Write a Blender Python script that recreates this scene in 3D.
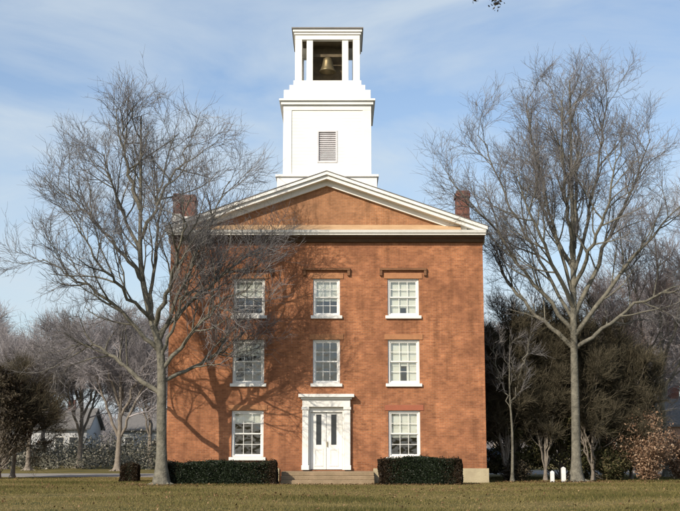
import bpy, bmesh, math, random
import numpy as np
from mathutils import Vector, Matrix

for o in list(bpy.data.objects): bpy.data.objects.remove(o)
S = bpy.context.scene
COL = S.collection
R = math.radians

# ------------------------------------------------------------------ camera
F = 1174.0
cd = bpy.data.cameras.new('camera'); cam = bpy.data.objects.new('camera', cd); COL.objects.link(cam)
cd.sensor_width = 36; cd.lens = 36 * F / 680
cd.clip_start = .5; cd.clip_end = 5000
PITCH = 9.2
CAMX, CAMY, CAMZ = .6, -52.0, 1.6
cam.location = (CAMX, CAMY, CAMZ)
cam.rotation_euler = (R(90 + PITCH), 0, 0)
S.camera = cam
S.render.resolution_x = 1024; S.render.resolution_y = 770

# ------------------------------------------------------------------ light
SUN_EL, SUN_AZ = 33.0, 38.0            # elevation, angle left of the camera's back
sd = Vector((-math.sin(R(SUN_AZ)) * math.cos(R(SUN_EL)), -math.cos(R(SUN_AZ)) * math.cos(R(SUN_EL)), math.sin(R(SUN_EL))))
sl = bpy.data.lights.new('sun', 'SUN'); sl.energy = 4.3; sl.angle = R(.55); sl.color = (1, .9, .76)
so = bpy.data.objects.new('sun', sl); COL.objects.link(so)
so.rotation_euler = sd.to_track_quat('Z', 'Y').to_euler()
S.view_settings.view_transform = 'Standard'
S.view_settings.look = 'None'
S.view_settings.exposure = .3
S.view_settings.gamma = 1

W = bpy.data.worlds.new('World'); S.world = W; W.use_nodes = True
nt = W.node_tree; nt.nodes.clear()
def N(nt, t, **k):
    n = nt.nodes.new(t)
    for a, b in k.items():
        if hasattr(n, a): setattr(n, a, b)
    return n
def L(nt, a, b): nt.links.new(a, b)
sky = N(nt, 'ShaderNodeTexSky', sky_type='NISHITA', sun_disc=False)
sky.sun_elevation = R(SUN_EL); sky.sun_rotation = R(180 + SUN_AZ)
sky.air_density = 1.0; sky.dust_density = 1.5; sky.ozone_density = 2.2
bg1 = N(nt, 'ShaderNodeBackground'); bg1.inputs[1].default_value = .14
L(nt, sky.outputs[0], bg1.inputs[0])
tc = N(nt, 'ShaderNodeTexCoord')
mp = N(nt, 'ShaderNodeMapping'); mp.inputs['Scale'].default_value = (2.2, 2.2, 6.5); mp.inputs['Location'].default_value = (3.1, .7, .9)
L(nt, tc.outputs['Generated'], mp.inputs[0])
ns = N(nt, 'ShaderNodeTexNoise'); ns.inputs['Scale'].default_value = 1.6; ns.inputs['Detail'].default_value = 7; ns.inputs['Roughness'].default_value = .55; ns.inputs['Distortion'].default_value = .5
L(nt, mp.outputs[0], ns.inputs['Vector'])
cr = N(nt, 'ShaderNodeMapRange'); cr.inputs['From Min'].default_value = .44; cr.inputs['From Max'].default_value = .68; cr.inputs['To Min'].default_value = .10; cr.inputs['To Max'].default_value = .72
L(nt, ns.outputs[0], cr.inputs[0])
sx = N(nt, 'ShaderNodeSeparateXYZ'); L(nt, tc.outputs['Generated'], sx.inputs[0])
hz = N(nt, 'ShaderNodeMapRange'); hz.inputs['From Min'].default_value = 0; hz.inputs['From Max'].default_value = .30; hz.inputs['To Min'].default_value = .42; hz.inputs['To Max'].default_value = 0
L(nt, sx.outputs['Z'], hz.inputs[0])
ad = N(nt, 'ShaderNodeMath', operation='ADD', use_clamp=True); L(nt, cr.outputs[0], ad.inputs[0]); L(nt, hz.outputs[0], ad.inputs[1])
bg2 = N(nt, 'ShaderNodeBackground'); bg2.inputs[0].default_value = (.70, .79, .86, 1); bg2.inputs[1].default_value = .78
mx = N(nt, 'ShaderNodeMixShader'); L(nt, ad.outputs[0], mx.inputs[0]); L(nt, bg1.outputs[0], mx.inputs[1]); L(nt, bg2.outputs[0], mx.inputs[2])
wo = N(nt, 'ShaderNodeOutputWorld'); L(nt, mx.outputs[0], wo.inputs[0])

# ------------------------------------------------------------------ helpers
def tag(o, label=None, cat=None, group=None, kind=None):
    if label: o['label'] = label
    if cat: o['category'] = cat
    if group: o['group'] = group
    if kind: o['kind'] = kind
    return o
def empty(name, loc=(0, 0, 0), rz=0, label=None, cat=None, group=None):
    o = bpy.data.objects.new(name, None); COL.objects.link(o); o.location = loc; o.rotation_euler = (0, 0, rz)
    o.empty_display_size = .3
    return tag(o, label, cat, group)
def copy_tree(o, parent=None):
    c = o.copy(); COL.objects.link(c); c.parent = parent
    for ch in [x for x in bpy.data.objects if x.parent == o]: copy_tree(ch, c)
    return c

class MB:
    """collects faces of one mesh"""
    def __init__(s): s.v = []; s.f = []
    def box(s, x0, x1, y0, y1, z0, z1):
        b = len(s.v)
        s.v += [(x0, y0, z0), (x1, y0, z0), (x1, y1, z0), (x0, y1, z0), (x0, y0, z1), (x1, y0, z1), (x1, y1, z1), (x0, y1, z1)]
        s.f += [(b, b+3, b+2, b+1), (b+4, b+5, b+6, b+7), (b, b+1, b+5, b+4), (b+1, b+2, b+6, b+5), (b+2, b+3, b+7, b+6), (b+3, b, b+4, b+7)]
        return s
    def quad(s, *p):
        b = len(s.v); s.v += list(p); s.f.append(tuple(range(b, b + len(p)))); return s
    def prism_y(s, prof, y0, y1):
        """profile of (x,z), counter-clockwise seen from -Y, extruded y0..y1"""
        b = len(s.v); n = len(prof)
        s.v += [(x, y0, z) for x, z in prof] + [(x, y1, z) for x, z in prof]
        s.f.append(tuple(range(b, b+n))); s.f.append(tuple(range(b+2*n-1, b+n-1, -1)))
        for i in range(n):
            j = (i+1) % n; s.f.append((b+i, b+n+i, b+n+j, b+j))
        return s
    def prism_x(s, prof, x0, x1):
        """profile of (y,z)"""
        b = len(s.v); n = len(prof)
        s.v += [(x0, y, z) for y, z in prof] + [(x1, y, z) for y, z in prof]
        s.f.append(tuple(range(b+n-1, b-1, -1))); s.f.append(tuple(range(b+n, b+2*n)))
        for i in range(n):
            j = (i+1) % n; s.f.append((b+i, b+j, b+n+j, b+n+i))
        return s
    def lathe(s, prof, cx, cy, n=24):
        b = len(s.v)
        for r, z in prof:
            for k in range(n):
                a = 2*math.pi*k/n; s.v.append((cx + r*math.cos(a), cy + r*math.sin(a), z))
        for i in range(len(prof)-1):
            for k in range(n):
                k2 = (k+1) % n; s.f.append((b+i*n+k, b+i*n+k2, b+(i+1)*n+k2, b+(i+1)*n+k))
        return s
    def build(s, name, mat, parent=None, bevel=0, smooth=False):
        me = bpy.data.meshes.new(name); me.from_pydata(s.v, [], s.f)
        uvl = me.uv_layers.new(name='UVMap')
        for p in me.polygons:
            n = p.normal
            for li in p.loop_indices:
                c = me.vertices[me.loops[li].vertex_index].co
                if abs(n.x) > .6: uvl.data[li].uv = (c.y, c.z)
                elif abs(n.y) > .6: uvl.data[li].uv = (c.x, c.z)
                else: uvl.data[li].uv = (c.x, c.y)
            p.use_smooth = smooth
        me.materials.append(mat)
        o = bpy.data.objects.new(name, me); COL.objects.link(o); o.parent = parent
        if bevel:
            m = o.modifiers.new('bevel', 'BEVEL'); m.width = bevel; m.segments = 2; m.limit_method = 'ANGLE'
        return o

def npmesh(name, verts, quads, mat, parent=None, tris=False, smooth=False, col=None):
    """fast mesh from numpy arrays; col = one value per vertex, stored as an attribute"""
    k = 3 if tris else 4
    verts = np.asarray(verts, np.float32); quads = np.asarray(quads, np.int32)
    me = bpy.data.meshes.new(name)
    me.vertices.add(len(verts)); me.vertices.foreach_set('co', verts.ravel())
    me.loops.add(quads.size); me.loops.foreach_set('vertex_index', quads.ravel())
    me.polygons.add(len(quads)); me.polygons.foreach_set('loop_start', np.arange(0, quads.size, k, dtype=np.int32))
    if smooth: me.polygons.foreach_set('use_smooth', np.ones(len(quads), bool))
    me.update(calc_edges=True)
    if col is not None:
        a = me.attributes.new('tone', 'FLOAT', 'POINT'); a.data.foreach_set('value', np.asarray(col, np.float32))
    me.materials.append(mat)
    o = bpy.data.objects.new(name, me); COL.objects.link(o); o.parent = parent
    return o

# ------------------------------------------------------------------ materials
def mat(name, col, rough=.8, var=None, scale=3, bump=0, bscale=30, spec=.3, metal=0, coord='Object', detail=5):
    m = bpy.data.materials.new(name); m.use_nodes = True; t = m.node_tree
    b = t.nodes['Principled BSDF']; b.inputs['Roughness'].default_value = rough
    b.inputs['Specular IOR Level'].default_value = spec; b.inputs['Metallic'].default_value = metal
    b.inputs['Base Color'].default_value = (*col, 1)
    tc = N(t, 'ShaderNodeTexCoord')
    if var:
        n = N(t, 'ShaderNodeTexNoise'); n.inputs['Scale'].default_value = scale; n.inputs['Detail'].default_value = detail; n.inputs['Roughness'].default_value = .62
        L(t, tc.outputs[coord], n.inputs['Vector'])
        r = N(t, 'ShaderNodeValToRGB'); r.color_ramp.elements[0].position = .32; r.color_ramp.elements[1].position = .68
        r.color_ramp.elements[0].color = (*col, 1); r.color_ramp.elements[1].color = (*var, 1)
        L(t, n.outputs[0], r.inputs[0]); L(t, r.outputs[0], b.inputs['Base Color'])
    if bump:
        n2 = N(t, 'ShaderNodeTexNoise'); n2.inputs['Scale'].default_value = bscale; n2.inputs['Detail'].default_value = 4
        L(t, tc.outputs[coord], n2.inputs['Vector'])
        bp = N(t, 'ShaderNodeBump'); bp.inputs['Strength'].default_value = bump; bp.inputs['Distance'].default_value = .03
        L(t, n2.outputs[0], bp.inputs['Height']); L(t, bp.outputs[0], b.inputs['Normal'])
    return m

def brick_mat(name, c1, c2, mortar, dark):
    m = bpy.data.materials.new(name); m.use_nodes = True; t = m.node_tree; b = t.nodes['Principled BSDF']
    b.inputs['Roughness'].default_value = .9; b.inputs['Specular IOR Level'].default_value = .2
    uv = N(t, 'ShaderNodeUVMap'); br = N(t, 'ShaderNodeTexBrick')
    br.inputs['Scale'].default_value = 1; br.inputs['Brick Width'].default_value = .22; br.inputs['Row Height'].default_value = .075
    br.inputs['Mortar Size'].default_value = .006; br.inputs['Mortar Smooth'].default_value = .3; br.inputs['Bias'].default_value = -.1
    br.inputs['Color1'].default_value = (*c1, 1); br.inputs['Color2'].default_value = (*c2, 1); br.inputs['Mortar'].default_value = (*mortar, 1)
    L(t, uv.outputs[0], br.inputs['Vector'])
    # old repairs and weathering: patches of a different brick tone and grime streaks
    n = N(t, 'ShaderNodeTexNoise'); n.inputs['Scale'].default_value = .55; n.inputs['Detail'].default_value = 8; n.inputs['Roughness'].default_value = .7
    L(t, uv.outputs[0], n.inputs['Vector'])
    r = N(t, 'ShaderNodeMapRange'); r.inputs['From Min'].default_value = .38; r.inputs['From Max'].default_value = .66; r.inputs['To Max'].default_value = .85
    L(t, n.outputs[0], r.inputs[0])
    mx = N(t, 'ShaderNodeMix', data_type='RGBA', blend_type='MIX'); L(t, r.outputs[0], mx.inputs[0]); L(t, br.outputs[0], mx.inputs[6]); mx.inputs[7].default_value = (*dark, 1)
    n3 = N(t, 'ShaderNodeTexNoise'); n3.inputs['Scale'].default_value = 1.9; n3.inputs['Detail'].default_value = 9; n3.inputs['Roughness'].default_value = .75
    mp3 = N(t, 'ShaderNodeMapping'); mp3.inputs['Scale'].default_value = (1, 1.15, 1); L(t, uv.outputs[0], mp3.inputs[0]); L(t, mp3.outputs[0], n3.inputs['Vector'])
    r3 = N(t, 'ShaderNodeMapRange'); r3.inputs['From Min'].default_value = .35; r3.inputs['From Max'].default_value = .65; r3.inputs['To Min'].default_value = .68; r3.inputs['To Max'].default_value = 1.2
    L(t, n3.outputs[0], r3.inputs[0])
    mm = N(t, 'ShaderNodeMix', data_type='RGBA', blend_type='MULTIPLY'); mm.inputs[0].default_value = 1
    L(t, mx.outputs[2], mm.inputs[6]); L(t, r3.outputs[0], mm.inputs[7])
    # rain streaks running down and a damp, sooty band by the ground
    ns4 = N(t, 'ShaderNodeTexNoise'); ns4.inputs['Scale'].default_value = 1; ns4.inputs['Detail'].default_value = 6
    mp4 = N(t, 'ShaderNodeMapping'); mp4.inputs['Scale'].default_value = (2.6, .22, 1); L(t, uv.outputs[0], mp4.inputs[0]); L(t, mp4.outputs[0], ns4.inputs['Vector'])
    r4 = N(t, 'ShaderNodeMapRange'); r4.inputs['From Min'].default_value = .52; r4.inputs['From Max'].default_value = .7; r4.inputs['To Min'].default_value = 1; r4.inputs['To Max'].default_value = .72; L(t, ns4.outputs[0], r4.inputs[0])
    sp = N(t, 'ShaderNodeSeparateXYZ'); L(t, uv.outputs[0], sp.inputs[0])
    ad4 = N(t, 'ShaderNodeMath', operation='ADD'); L(t, sp.outputs['Y'], ad4.inputs[0]); L(t, n.outputs[0], ad4.inputs[1])
    r5 = N(t, 'ShaderNodeMapRange'); r5.inputs['From Min'].default_value = .9; r5.inputs['From Max'].default_value = 1.9; r5.inputs['To Min'].default_value = .7; r5.inputs['To Max'].default_value = 1; L(t, ad4.outputs[0], r5.inputs[0])
    m5 = N(t, 'ShaderNodeMath', operation='MULTIPLY'); L(t, r4.outputs[0], m5.inputs[0]); L(t, r5.outputs[0], m5.inputs[1])
    m6 = N(t, 'ShaderNodeMix', data_type='RGBA', blend_type='MULTIPLY'); m6.inputs[0].default_value = 1; L(t, mm.outputs[2], m6.inputs[6]); L(t, m5.outputs[0], m6.inputs[7])
    L(t, m6.outputs[2], b.inputs['Base Color'])
    bp = N(t, 'ShaderNodeBump'); bp.inputs['Strength'].default_value = .5; bp.inputs['Distance'].default_value = .01; bp.invert = True
    L(t, br.outputs['Fac'], bp.inputs['Height']); L(t, bp.outputs[0], b.inputs['Normal'])
    return m

def tone_mat(name, stops, rough=.8, spec=.2, trans=0):
    """colour from the per-vertex random value 'tone' (one per leaf or branch)"""
    m = bpy.data.materials.new(name); m.use_nodes = True; t = m.node_tree; b = t.nodes['Principled BSDF']
    b.inputs['Roughness'].default_value = rough; b.inputs['Specular IOR Level'].default_value = spec
    a = N(t, 'ShaderNodeAttribute', attribute_name='tone'); r = N(t, 'ShaderNodeValToRGB')
    e = r.color_ramp.elements
    while len(e) < len(stops): e.new(.5)
    for i, (p, c) in enumerate(stops): e[i].position = p; e[i].color = (*c, 1)
    L(t, a.outputs['Fac'], r.inputs[0]); L(t, r.outputs[0], b.inputs['Base Color'])
    if trans:
        tr = N(t, 'ShaderNodeBsdfTranslucent'); L(t, r.outputs[0], tr.inputs[0])
        mx = N(t, 'ShaderNodeMixShader'); mx.inputs[0].default_value = trans
        L(t, b.outputs[0], mx.inputs[1]); L(t, tr.outputs[0], mx.inputs[2]); L(t, mx.outputs[0], t.nodes['Material Output'].inputs[0])
    return m

M = {}
M['brick'] = brick_mat('brick', (.46, .18, .078), (.29, .105, .048), (.40, .27, .17), (.20, .085, .045))
M['brick_dull'] = brick_mat('pediment_brick', (.42, .185, .08), (.31, .135, .06), (.42, .3, .2), (.25, .13, .07))
M['brick_chimney'] = brick_mat('chimney_brick', (.26, .11, .08), (.20, .08, .06), (.3, .22, .18), (.12, .06, .05))
M['stone'] = mat('cream_stone', (.46, .39, .25), .85, (.34, .28, .18), 1.6, .4, 14)
M['brown_stone'] = mat('brown_stone', (.13, .06, .03), .85, (.20, .10, .05), 2, .3, 20)
M['tan_stone'] = mat('tan_lintel', (.40, .19, .09), .9, (.31, .145, .07), 3, .3, 20)
M['red_stone'] = mat('red_lintel', (.27, .095, .055), .9, (.34, .11, .06), 3, .3, 20)
M['white'] = mat('white_paint', (.78, .77, .73), .45, (.72, .70, .64), 1.1, .15, 9, .4, detail=8)
M['tan_skirt'] = mat('tan_flashing', (.52, .36, .21), .6, (.42, .27, .15), 1.4, .2, 8)
M['dark_brown'] = mat('dark_brown', (.07, .045, .03), .7, (.11, .07, .045), 2)
M['louver'] = mat('grey_louver', (.66, .64, .64), .6, (.56, .54, .54), 4)
M['shingle'] = mat('shingle', (.12, .115, .11), .85, (.18, .17, .16), 6, .5, 40)
M['cap'] = mat('tower_cap', (.16, .15, .14), .7, (.22, .2, .18), 4)
M['bell'] = mat('bronze', (.20, .15, .08), .45, (.13, .11, .06), 4, metal=.7)
M['inside'] = mat('dim_interior', (.07, .055, .035), .9, (.13, .10, .06), 3)
M['blind'] = mat('cream_blind', (.80, .77, .68), .9, (.72, .68, .58), 1.5)
M['steps'] = mat('worn_steps', (.30, .22, .14), .9, (.20, .15, .09), 2.5, .5, 25)
M['asphalt'] = mat('pale_asphalt', (.19, .175, .16), .9, (.27, .25, .215), 1.2, .5, 60)
M['post'] = mat('post_white', (.72, .72, .7), .6, (.5, .5, .47), 3)
M['rubber'] = mat('rubber', (.02, .02, .02), .8)
M['metal'] = mat('wheel_metal', (.4, .4, .42), .4, metal=.8)
M['carpaint'] = mat('dark_car_paint', (.03, .032, .04), .25, spec=.6)
M['tail'] = mat('red_lens', (.45, .015, .01), .2, spec=.6)
M['plate'] = mat('plate_white', (.75, .75, .72), .5)
M['brass'] = mat('brass', (.5, .35, .12), .35, metal=.9)
M['house_white'] = mat('siding_white', (.55, .56, .57), .7, (.45, .46, .47), 1)
M['house_grey'] = mat('siding_grey', (.36, .37, .37), .7, (.28, .29, .29), 1)
M['house_tan'] = mat('siding_tan', (.42, .27, .2), .8, (.34, .21, .15), 1.5)
M['winglass'] = mat('house_glass', (.03, .035, .04), .1, spec=.6)
M['bark'] = mat('grey_bark', (.075, .07, .055), .95, (.20, .185, .145), 4, 1.0, 16, detail=9)
M['bark2'] = mat('brown_bark', (.15, .125, .10), .9, (.24, .21, .175), 5, .8, 22)
M['twig'] = tone_mat('twigs_grey', [(0, (.09, .085, .085)), (.6, (.16, .15, .15)), (1, (.29, .27, .25))])
M['twig_brown'] = tone_mat('twigs_brown', [(0, (.03, .027, .016)), (.6, (.075, .064, .04)), (1, (.15, .125, .085))])
M['twig_pink'] = tone_mat('twigs_pinkish', [(0, (.15, .12, .11)), (.6, (.27, .21, .19)), (1, (.4, .33, .29))])
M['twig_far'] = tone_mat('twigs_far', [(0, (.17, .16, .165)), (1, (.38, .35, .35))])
M['yew'] = tone_mat('yew_leaves', [(0, (.03, .034, .015)), (.45, (.062, .064, .028)), (.8, (.11, .092, .045)), (1, (.16, .12, .07))], .8, .1, .2)
M['fir'] = tone_mat('dark_leaves', [(0, (.018, .015, .010)), (.6, (.045, .035, .022)), (1, (.085, .07, .045))], .6, .2)
M['hedge'] = tone_mat('hedge_leaves', [(0, (.007, .010, .004)), (.7, (.014, .024, .009)), (1, (.03, .042, .014))], .55, .3)
M['hedge_red'] = tone_mat('hedge_russet', [(0, (.012, .009, .005)), (.7, (.03, .018, .009)), (1, (.055, .034, .015))], .6, .2)
M['tanleaf'] = tone_mat('dry_leaves', [(0, (.14, .08, .05)), (.6, (.30, .19, .12)), (1, (.46, .34, .24))], .8, .1, .25)
M['scrub'] = tone_mat('scrub_leaves', [(0, (.08, .08, .06)), (.6, (.17, .165, .13)), (1, (.27, .25, .21))], .8, .1)
M['blade'] = tone_mat('grass_blades', [(0, (.06, .065, .018)), (.4, (.16, .135, .045)), (.8, (.29, .22, .095)), (1, (.33, .25, .12))], .8, .15, .2)
M['litter'] = tone_mat('leaf_litter', [(0, (.08, .045, .02)), (.7, (.17, .10, .05)), (1, (.27, .18, .10))], .8, .1)

def glass_mat():
    m = bpy.data.materials.new('window_glass'); m.use_nodes = True; t = m.node_tree; t.nodes.clear()
    tr = N(t, 'ShaderNodeBsdfTransparent'); tr.inputs[0].default_value = (.82, .86, .85, 1)
    gl = N(t, 'ShaderNodeBsdfGlossy'); gl.inputs['Roughness'].default_value = .02
    tcn = N(t, 'ShaderNodeTexCoord'); nn = N(t, 'ShaderNodeTexNoise'); nn.inputs['Scale'].default_value = 2.2; L(t, tcn.outputs['Object'], nn.inputs['Vector'])
    bp = N(t, 'ShaderNodeBump'); bp.inputs['Strength'].default_value = .35; bp.inputs['Distance'].default_value = .05; L(t, nn.outputs[0], bp.inputs['Height']); L(t, bp.outputs[0], gl.inputs['Normal'])
    mx = N(t, 'ShaderNodeMixShader'); mx.inputs[0].default_value = .16; L(t, tr.outputs[0], mx.inputs[1]); L(t, gl.outputs[0], mx.inputs[2])
    o = N(t, 'ShaderNodeOutputMaterial'); L(t, mx.outputs[0], o.inputs[0]); return m
M['glass'] = glass_mat()

def siding_mat():
    m = mat('white_boards', (.76, .75, .71), .5, (.66, .645, .59), .8, 0, 9, .35, detail=9); t = m.node_tree; b = t.nodes['Principled BSDF']
    tcn = N(t, 'ShaderNodeTexCoord'); sp = N(t, 'ShaderNodeSeparateXYZ'); L(t, tcn.outputs['Object'], sp.inputs[0])
    a = N(t, 'ShaderNodeMath', operation='MULTIPLY'); a.inputs[1].default_value = 1/.16; L(t, sp.outputs['Z'], a.inputs[0])
    f = N(t, 'ShaderNodeMath', operation='FRACT'); L(t, a.outputs[0], f.inputs[0]); iv = N(t, 'ShaderNodeMath', operation='SUBTRACT'); iv.inputs[0].default_value = 1; L(t, f.outputs[0], iv.inputs[1])
    bp = N(t, 'ShaderNodeBump'); bp.inputs['Strength'].default_value = 1; bp.inputs['Distance'].default_value = .02; L(t, iv.outputs[0], bp.inputs['Height']); L(t, bp.outputs[0], b.inputs['Normal'])
    return m
M['siding'] = siding_mat()
# ------------------------------------------------------------------ ground
def ground_mat():
    m = bpy.data.materials.new('winter_lawn'); m.use_nodes = True; t = m.node_tree; b = t.nodes['Principled BSDF']; b.inputs['Roughness'].default_value = .95; b.inputs['Specular IOR Level'].default_value = .1
    tcn = N(t, 'ShaderNodeTexCoord')
    n1 = N(t, 'ShaderNodeTexNoise'); n1.inputs['Scale'].default_value = .35; n1.inputs['Detail'].default_value = 8; n1.inputs['Roughness'].default_value = .65; L(t, tcn.outputs['Object'], n1.inputs['Vector'])
    r = N(t, 'ShaderNodeValToRGB'); e = r.color_ramp.elements; e.new(.5); e.new(.6)
    for i, (p, c) in enumerate([(.34, (.055, .06, .02)), (.47, (.12, .10, .036)), (.58, (.15, .12, .045)), (.72, (.20, .15, .075))]): e[i].position = p; e[i].color = (*c, 1)
    L(t, n1.outputs[0], r.inputs[0])
    n2 = N(t, 'ShaderNodeTexNoise'); n2.inputs['Scale'].default_value = 9; n2.inputs['Detail'].default_value = 6; L(t, tcn.outputs['Object'], n2.inputs['Vector'])
    mr = N(t, 'ShaderNodeMapRange'); mr.inputs['From Min'].default_value = .3; mr.inputs['From Max'].default_value = .7; mr.inputs['To Min'].default_value = .6; mr.inputs['To Max'].default_value = 1.3; L(t, n2.outputs[0], mr.inputs[0])
    mm = N(t, 'ShaderNodeMix', data_type='RGBA', blend_type='MULTIPLY'); mm.inputs[0].default_value = 1; L(t, r.outputs[0], mm.inputs[6]); L(t, mr.outputs[0], mm.inputs[7]); L(t, mm.outputs[2], b.inputs['Base Color'])
    bp = N(t, 'ShaderNodeBump'); bp.inputs['Distance'].default_value = .08; bp.inputs['Strength'].default_value = .7; L(t, n2.outputs[0], bp.inputs['Height']); L(t, bp.outputs[0], b.inputs['Normal'])
    return m
M['lawn'] = ground_mat()
tag(MB().quad((-900, -200, 0), (900, -200, 0), (900, 1600, 0), (-900, 1600, 0)).build('ground', M['lawn']), kind='structure')
tag(MB().quad((-60, 9, .004), (-8.2, 9, .004), (-8.2, 17, .004), (-60, 17, .004)).build('driveway', M['asphalt']), kind='structure')
tag(MB().quad((8.5, 15, .004), (60, 15, .004), (60, 26, .004), (8.5, 26, .004)).build('parking_area', M['asphalt']), kind='structure')
# low far hills
rg = np.random.default_rng(5)
def hill_strip():
    xs = np.linspace(-800, 800, 120); v = []; q = []
    z = 9 + 5*np.sin(xs/130+1) + 3*np.sin(xs/47) + 1.5*np.sin(xs/19)
    for i, x in enumerate(xs):
        v += [(x, 700, -1), (x, 760, z[i]), (x, 1100, z[i]*1.3), (x, 1200, -1)]
        if i:
            a = 4*(i-1); b = 4*i
            for k in range(3): q.append((a+k, b+k, b+k+1, a+k+1))
    return v, q
M['hills'] = mat('wooded_hill', (.08, .085, .09), .95, (.13, .125, .12), .05)
v, q = hill_strip(); tag(npmesh('hills', v, q, M['hills'], smooth=True), kind='structure')

def blades(n, x0, x1, y0, y1, h0, h1, w, seed, avoid=None):
    g = np.random.default_rng(seed)
    # density falls off with distance so that near tufts stay thick
    x = g.uniform(x0, x1, n); y = g.uniform(y0, y1, n)
    if avoid:
        k = np.ones(n, bool)
        for a in avoid: k &= ~((x > a[0]) & (x < a[1]) & (y > a[2]) & (y < a[3]))
        x, y = x[k], y[k]; n = len(x)
    patch = .5 + .25*np.sin(x*.9+1.3*np.sin(y*.7)) + .25*np.sin(y*1.1+2*np.sin(x*.4))
    h = g.uniform(h0, h1, n)*(.5+.8*patch); a = g.uniform(0, 2*np.pi, n); lean = g.uniform(0, .8, n)*h; b = g.uniform(0, 2*np.pi, n)
    P = np.stack([x, y, np.zeros(n)], 1); d = np.stack([np.cos(a)*w, np.sin(a)*w, np.zeros(n)], 1)
    T = P + np.stack([np.cos(b)*lean, np.sin(b)*lean, h], 1)
    V = np.stack([P-d, P+d, T], 1).reshape(-1, 3); Fc = np.arange(3*n).reshape(-1, 3)
    big = .5+.5*np.sin(x*.33+2.1*np.sin(y*.21+1))*np.sin(y*.47+1.4*np.sin(x*.19))
    h *= .45+.9*big; h[:] = np.maximum(h, .012)
    T = P + np.stack([np.cos(b)*lean*(.45+.9*big), np.sin(b)*lean*(.45+.9*big), h], 1); V = np.stack([P-d, P+d, T], 1).reshape(-1, 3)
    tone = np.clip(.80 - .36*patch - .40*big + g.normal(0, .2, n), 0, 1)
    return V, Fc, np.repeat(tone, 3)
V, Fc, tn = blades(330000, -17, 19, -28, 9, .03, .085, .007, 1, [(-2.2, 2.4, -2.6, 9), (-7.1, 7.1, -.1, 9), (-17, -8.2, 9, 12)])
tag(npmesh('grass', V, Fc, M['blade'], tris=True, col=tn), label='short patchy olive and straw winter grass', kind='stuff')
def litter():
    g = np.random.default_rng(7); n = 9000
    x = g.uniform(-16, 18, n); y = g.uniform(-26, 8, n)
    nc = n//2; c = np.array([(-4.5, -3.1, 2.4, .25), (4, -3.0, 1.7, .2), (-6.7, -3.6, 1.2, .8), (11.2, .8, 1.6, .7), (-12, -6, 2, 1.3), (6, -9, 2.6, 1.2), (-1, -14, 2.2, 1.2), (14.5, 1, 2, 1), (0, -2.7, 1.6, .25), (9, .6, 1.5, .5)])[g.integers(0, 10, nc)]
    x[:nc] = c[:, 0]+g.normal(size=nc)*c[:, 2]; y[:nc] = c[:, 1]+g.normal(size=nc)*c[:, 3]
    k = ~((x > -7.2) & (x < 7.2) & (y > -2.7)); x = x[k]; y = y[k]; n = len(x)
    P = np.stack([x, y, g.uniform(.02, .06, n)], 1); a = g.normal(size=(n, 3)); a[:, 2] *= .35; a /= np.linalg.norm(a, axis=1)[:, None]
    b = np.cross(a, [0, 0, 1.]); b /= np.linalg.norm(b, axis=1)[:, None]; s = g.uniform(.03, .06, n)[:, None]
    V = np.stack([P-a*s, P-b*s*.6, P+a*s, P+b*s*.6], 1).reshape(-1, 3)
    return V, np.arange(4*n).reshape(-1, 4), np.repeat(g.uniform(0, 1, n), 4)
V, q, tn = litter(); tag(npmesh('fallen_leaves', V, q, M['litter'], col=tn), label='brown fallen leaves scattered over the lawn', kind='stuff')

# ------------------------------------------------------------------ the brick building
B = empty('brick_building', (0, 0, 0), label='three storey red brick building with white pediment trim and a white bell tower', cat='building')
HW, DEP, TOP = 7.0, 15.0, 10.86
rows = [(1.1, 3.12), (4.3, 6.24), (7.31, 8.97)]
colsx = [-3.45, 0, 3.42]
opens = []
for j, (z0, z1) in enumerate(rows):
    for i, cx in enumerate(colsx):
        if i == 1 and j == 0: opens.append((-.78, .78, .55, 3.3)); continue
        w = .7 if i != 1 else .6
        opens.append((cx-w, cx+w, z0, z1))
def wall_open(mb, x0, x1, z0, z1, ops, y, rev):
    xs = sorted({x0, x1} | {a for o in ops for a in o[:2]}); zs = sorted({z0, z1} | {a for o in ops for a in o[2:]})
    for a, b in zip(xs, xs[1:]):
        for c, d in zip(zs, zs[1:]):
            mx_, mz_ = (a+b)/2, (c+d)/2
            if any(o[0] < mx_ < o[1] and o[2] < mz_ < o[3] for o in ops): continue
            mb.quad((a, y, c), (b, y, c), (b, y, d), (a, y, d))
    for a, b, c, d in ops:
        mb.quad((a, y, c), (a, y, d), (a, y+rev, d), (a, y+rev, c)); mb.quad((b, y, d), (b, y, c), (b, y+rev, c), (b, y+rev, d))
        mb.quad((a, y, d), (b, y, d), (b, y+rev, d), (a, y+rev, d)); mb.quad((a, y, c), (a, y+rev, c), (b, y+rev, c), (b, y, c))
m = MB(); wall_open(m, -HW, HW, 0, TOP, opens, 0, .32)
m.quad((-HW, 0, 0), (-HW, 0, TOP), (-HW, DEP, TOP), (-HW, DEP, 0)); m.quad((HW, 0, 0), (HW, DEP, 0), (HW, DEP, TOP), (HW, 0, TOP)); m.quad((-HW, DEP, 0), (-HW, DEP, TOP), (HW, DEP, TOP), (HW, DEP, 0))
m.quad((-HW+.05, 0.4, TOP), (HW-.05, .4, TOP), (HW-.05, DEP, TOP), (-HW+.05, DEP, TOP))
m.build('wall', M['brick'], B)
for z in (.5, 3.7, 6.8):
    pass
fm = MB(); fm.box(-HW+.1, HW-.1, .35, DEP-.1, 3.6, 3.75); fm.box(-HW+.1, HW-.1, .35, DEP-.1, 6.75, 6.9); fm.box(-HW+.1, HW-.1, 4.5, 4.6, .5, 3.6); fm.box(-HW+.1, HW-.1, 4.5, 4.6, 3.75, 6.75); fm.box(-HW+.1, HW-.1, 4.5, 4.6, 6.9, 10.7)
fm.build('inner_floor', M['house_grey'], B)
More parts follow.
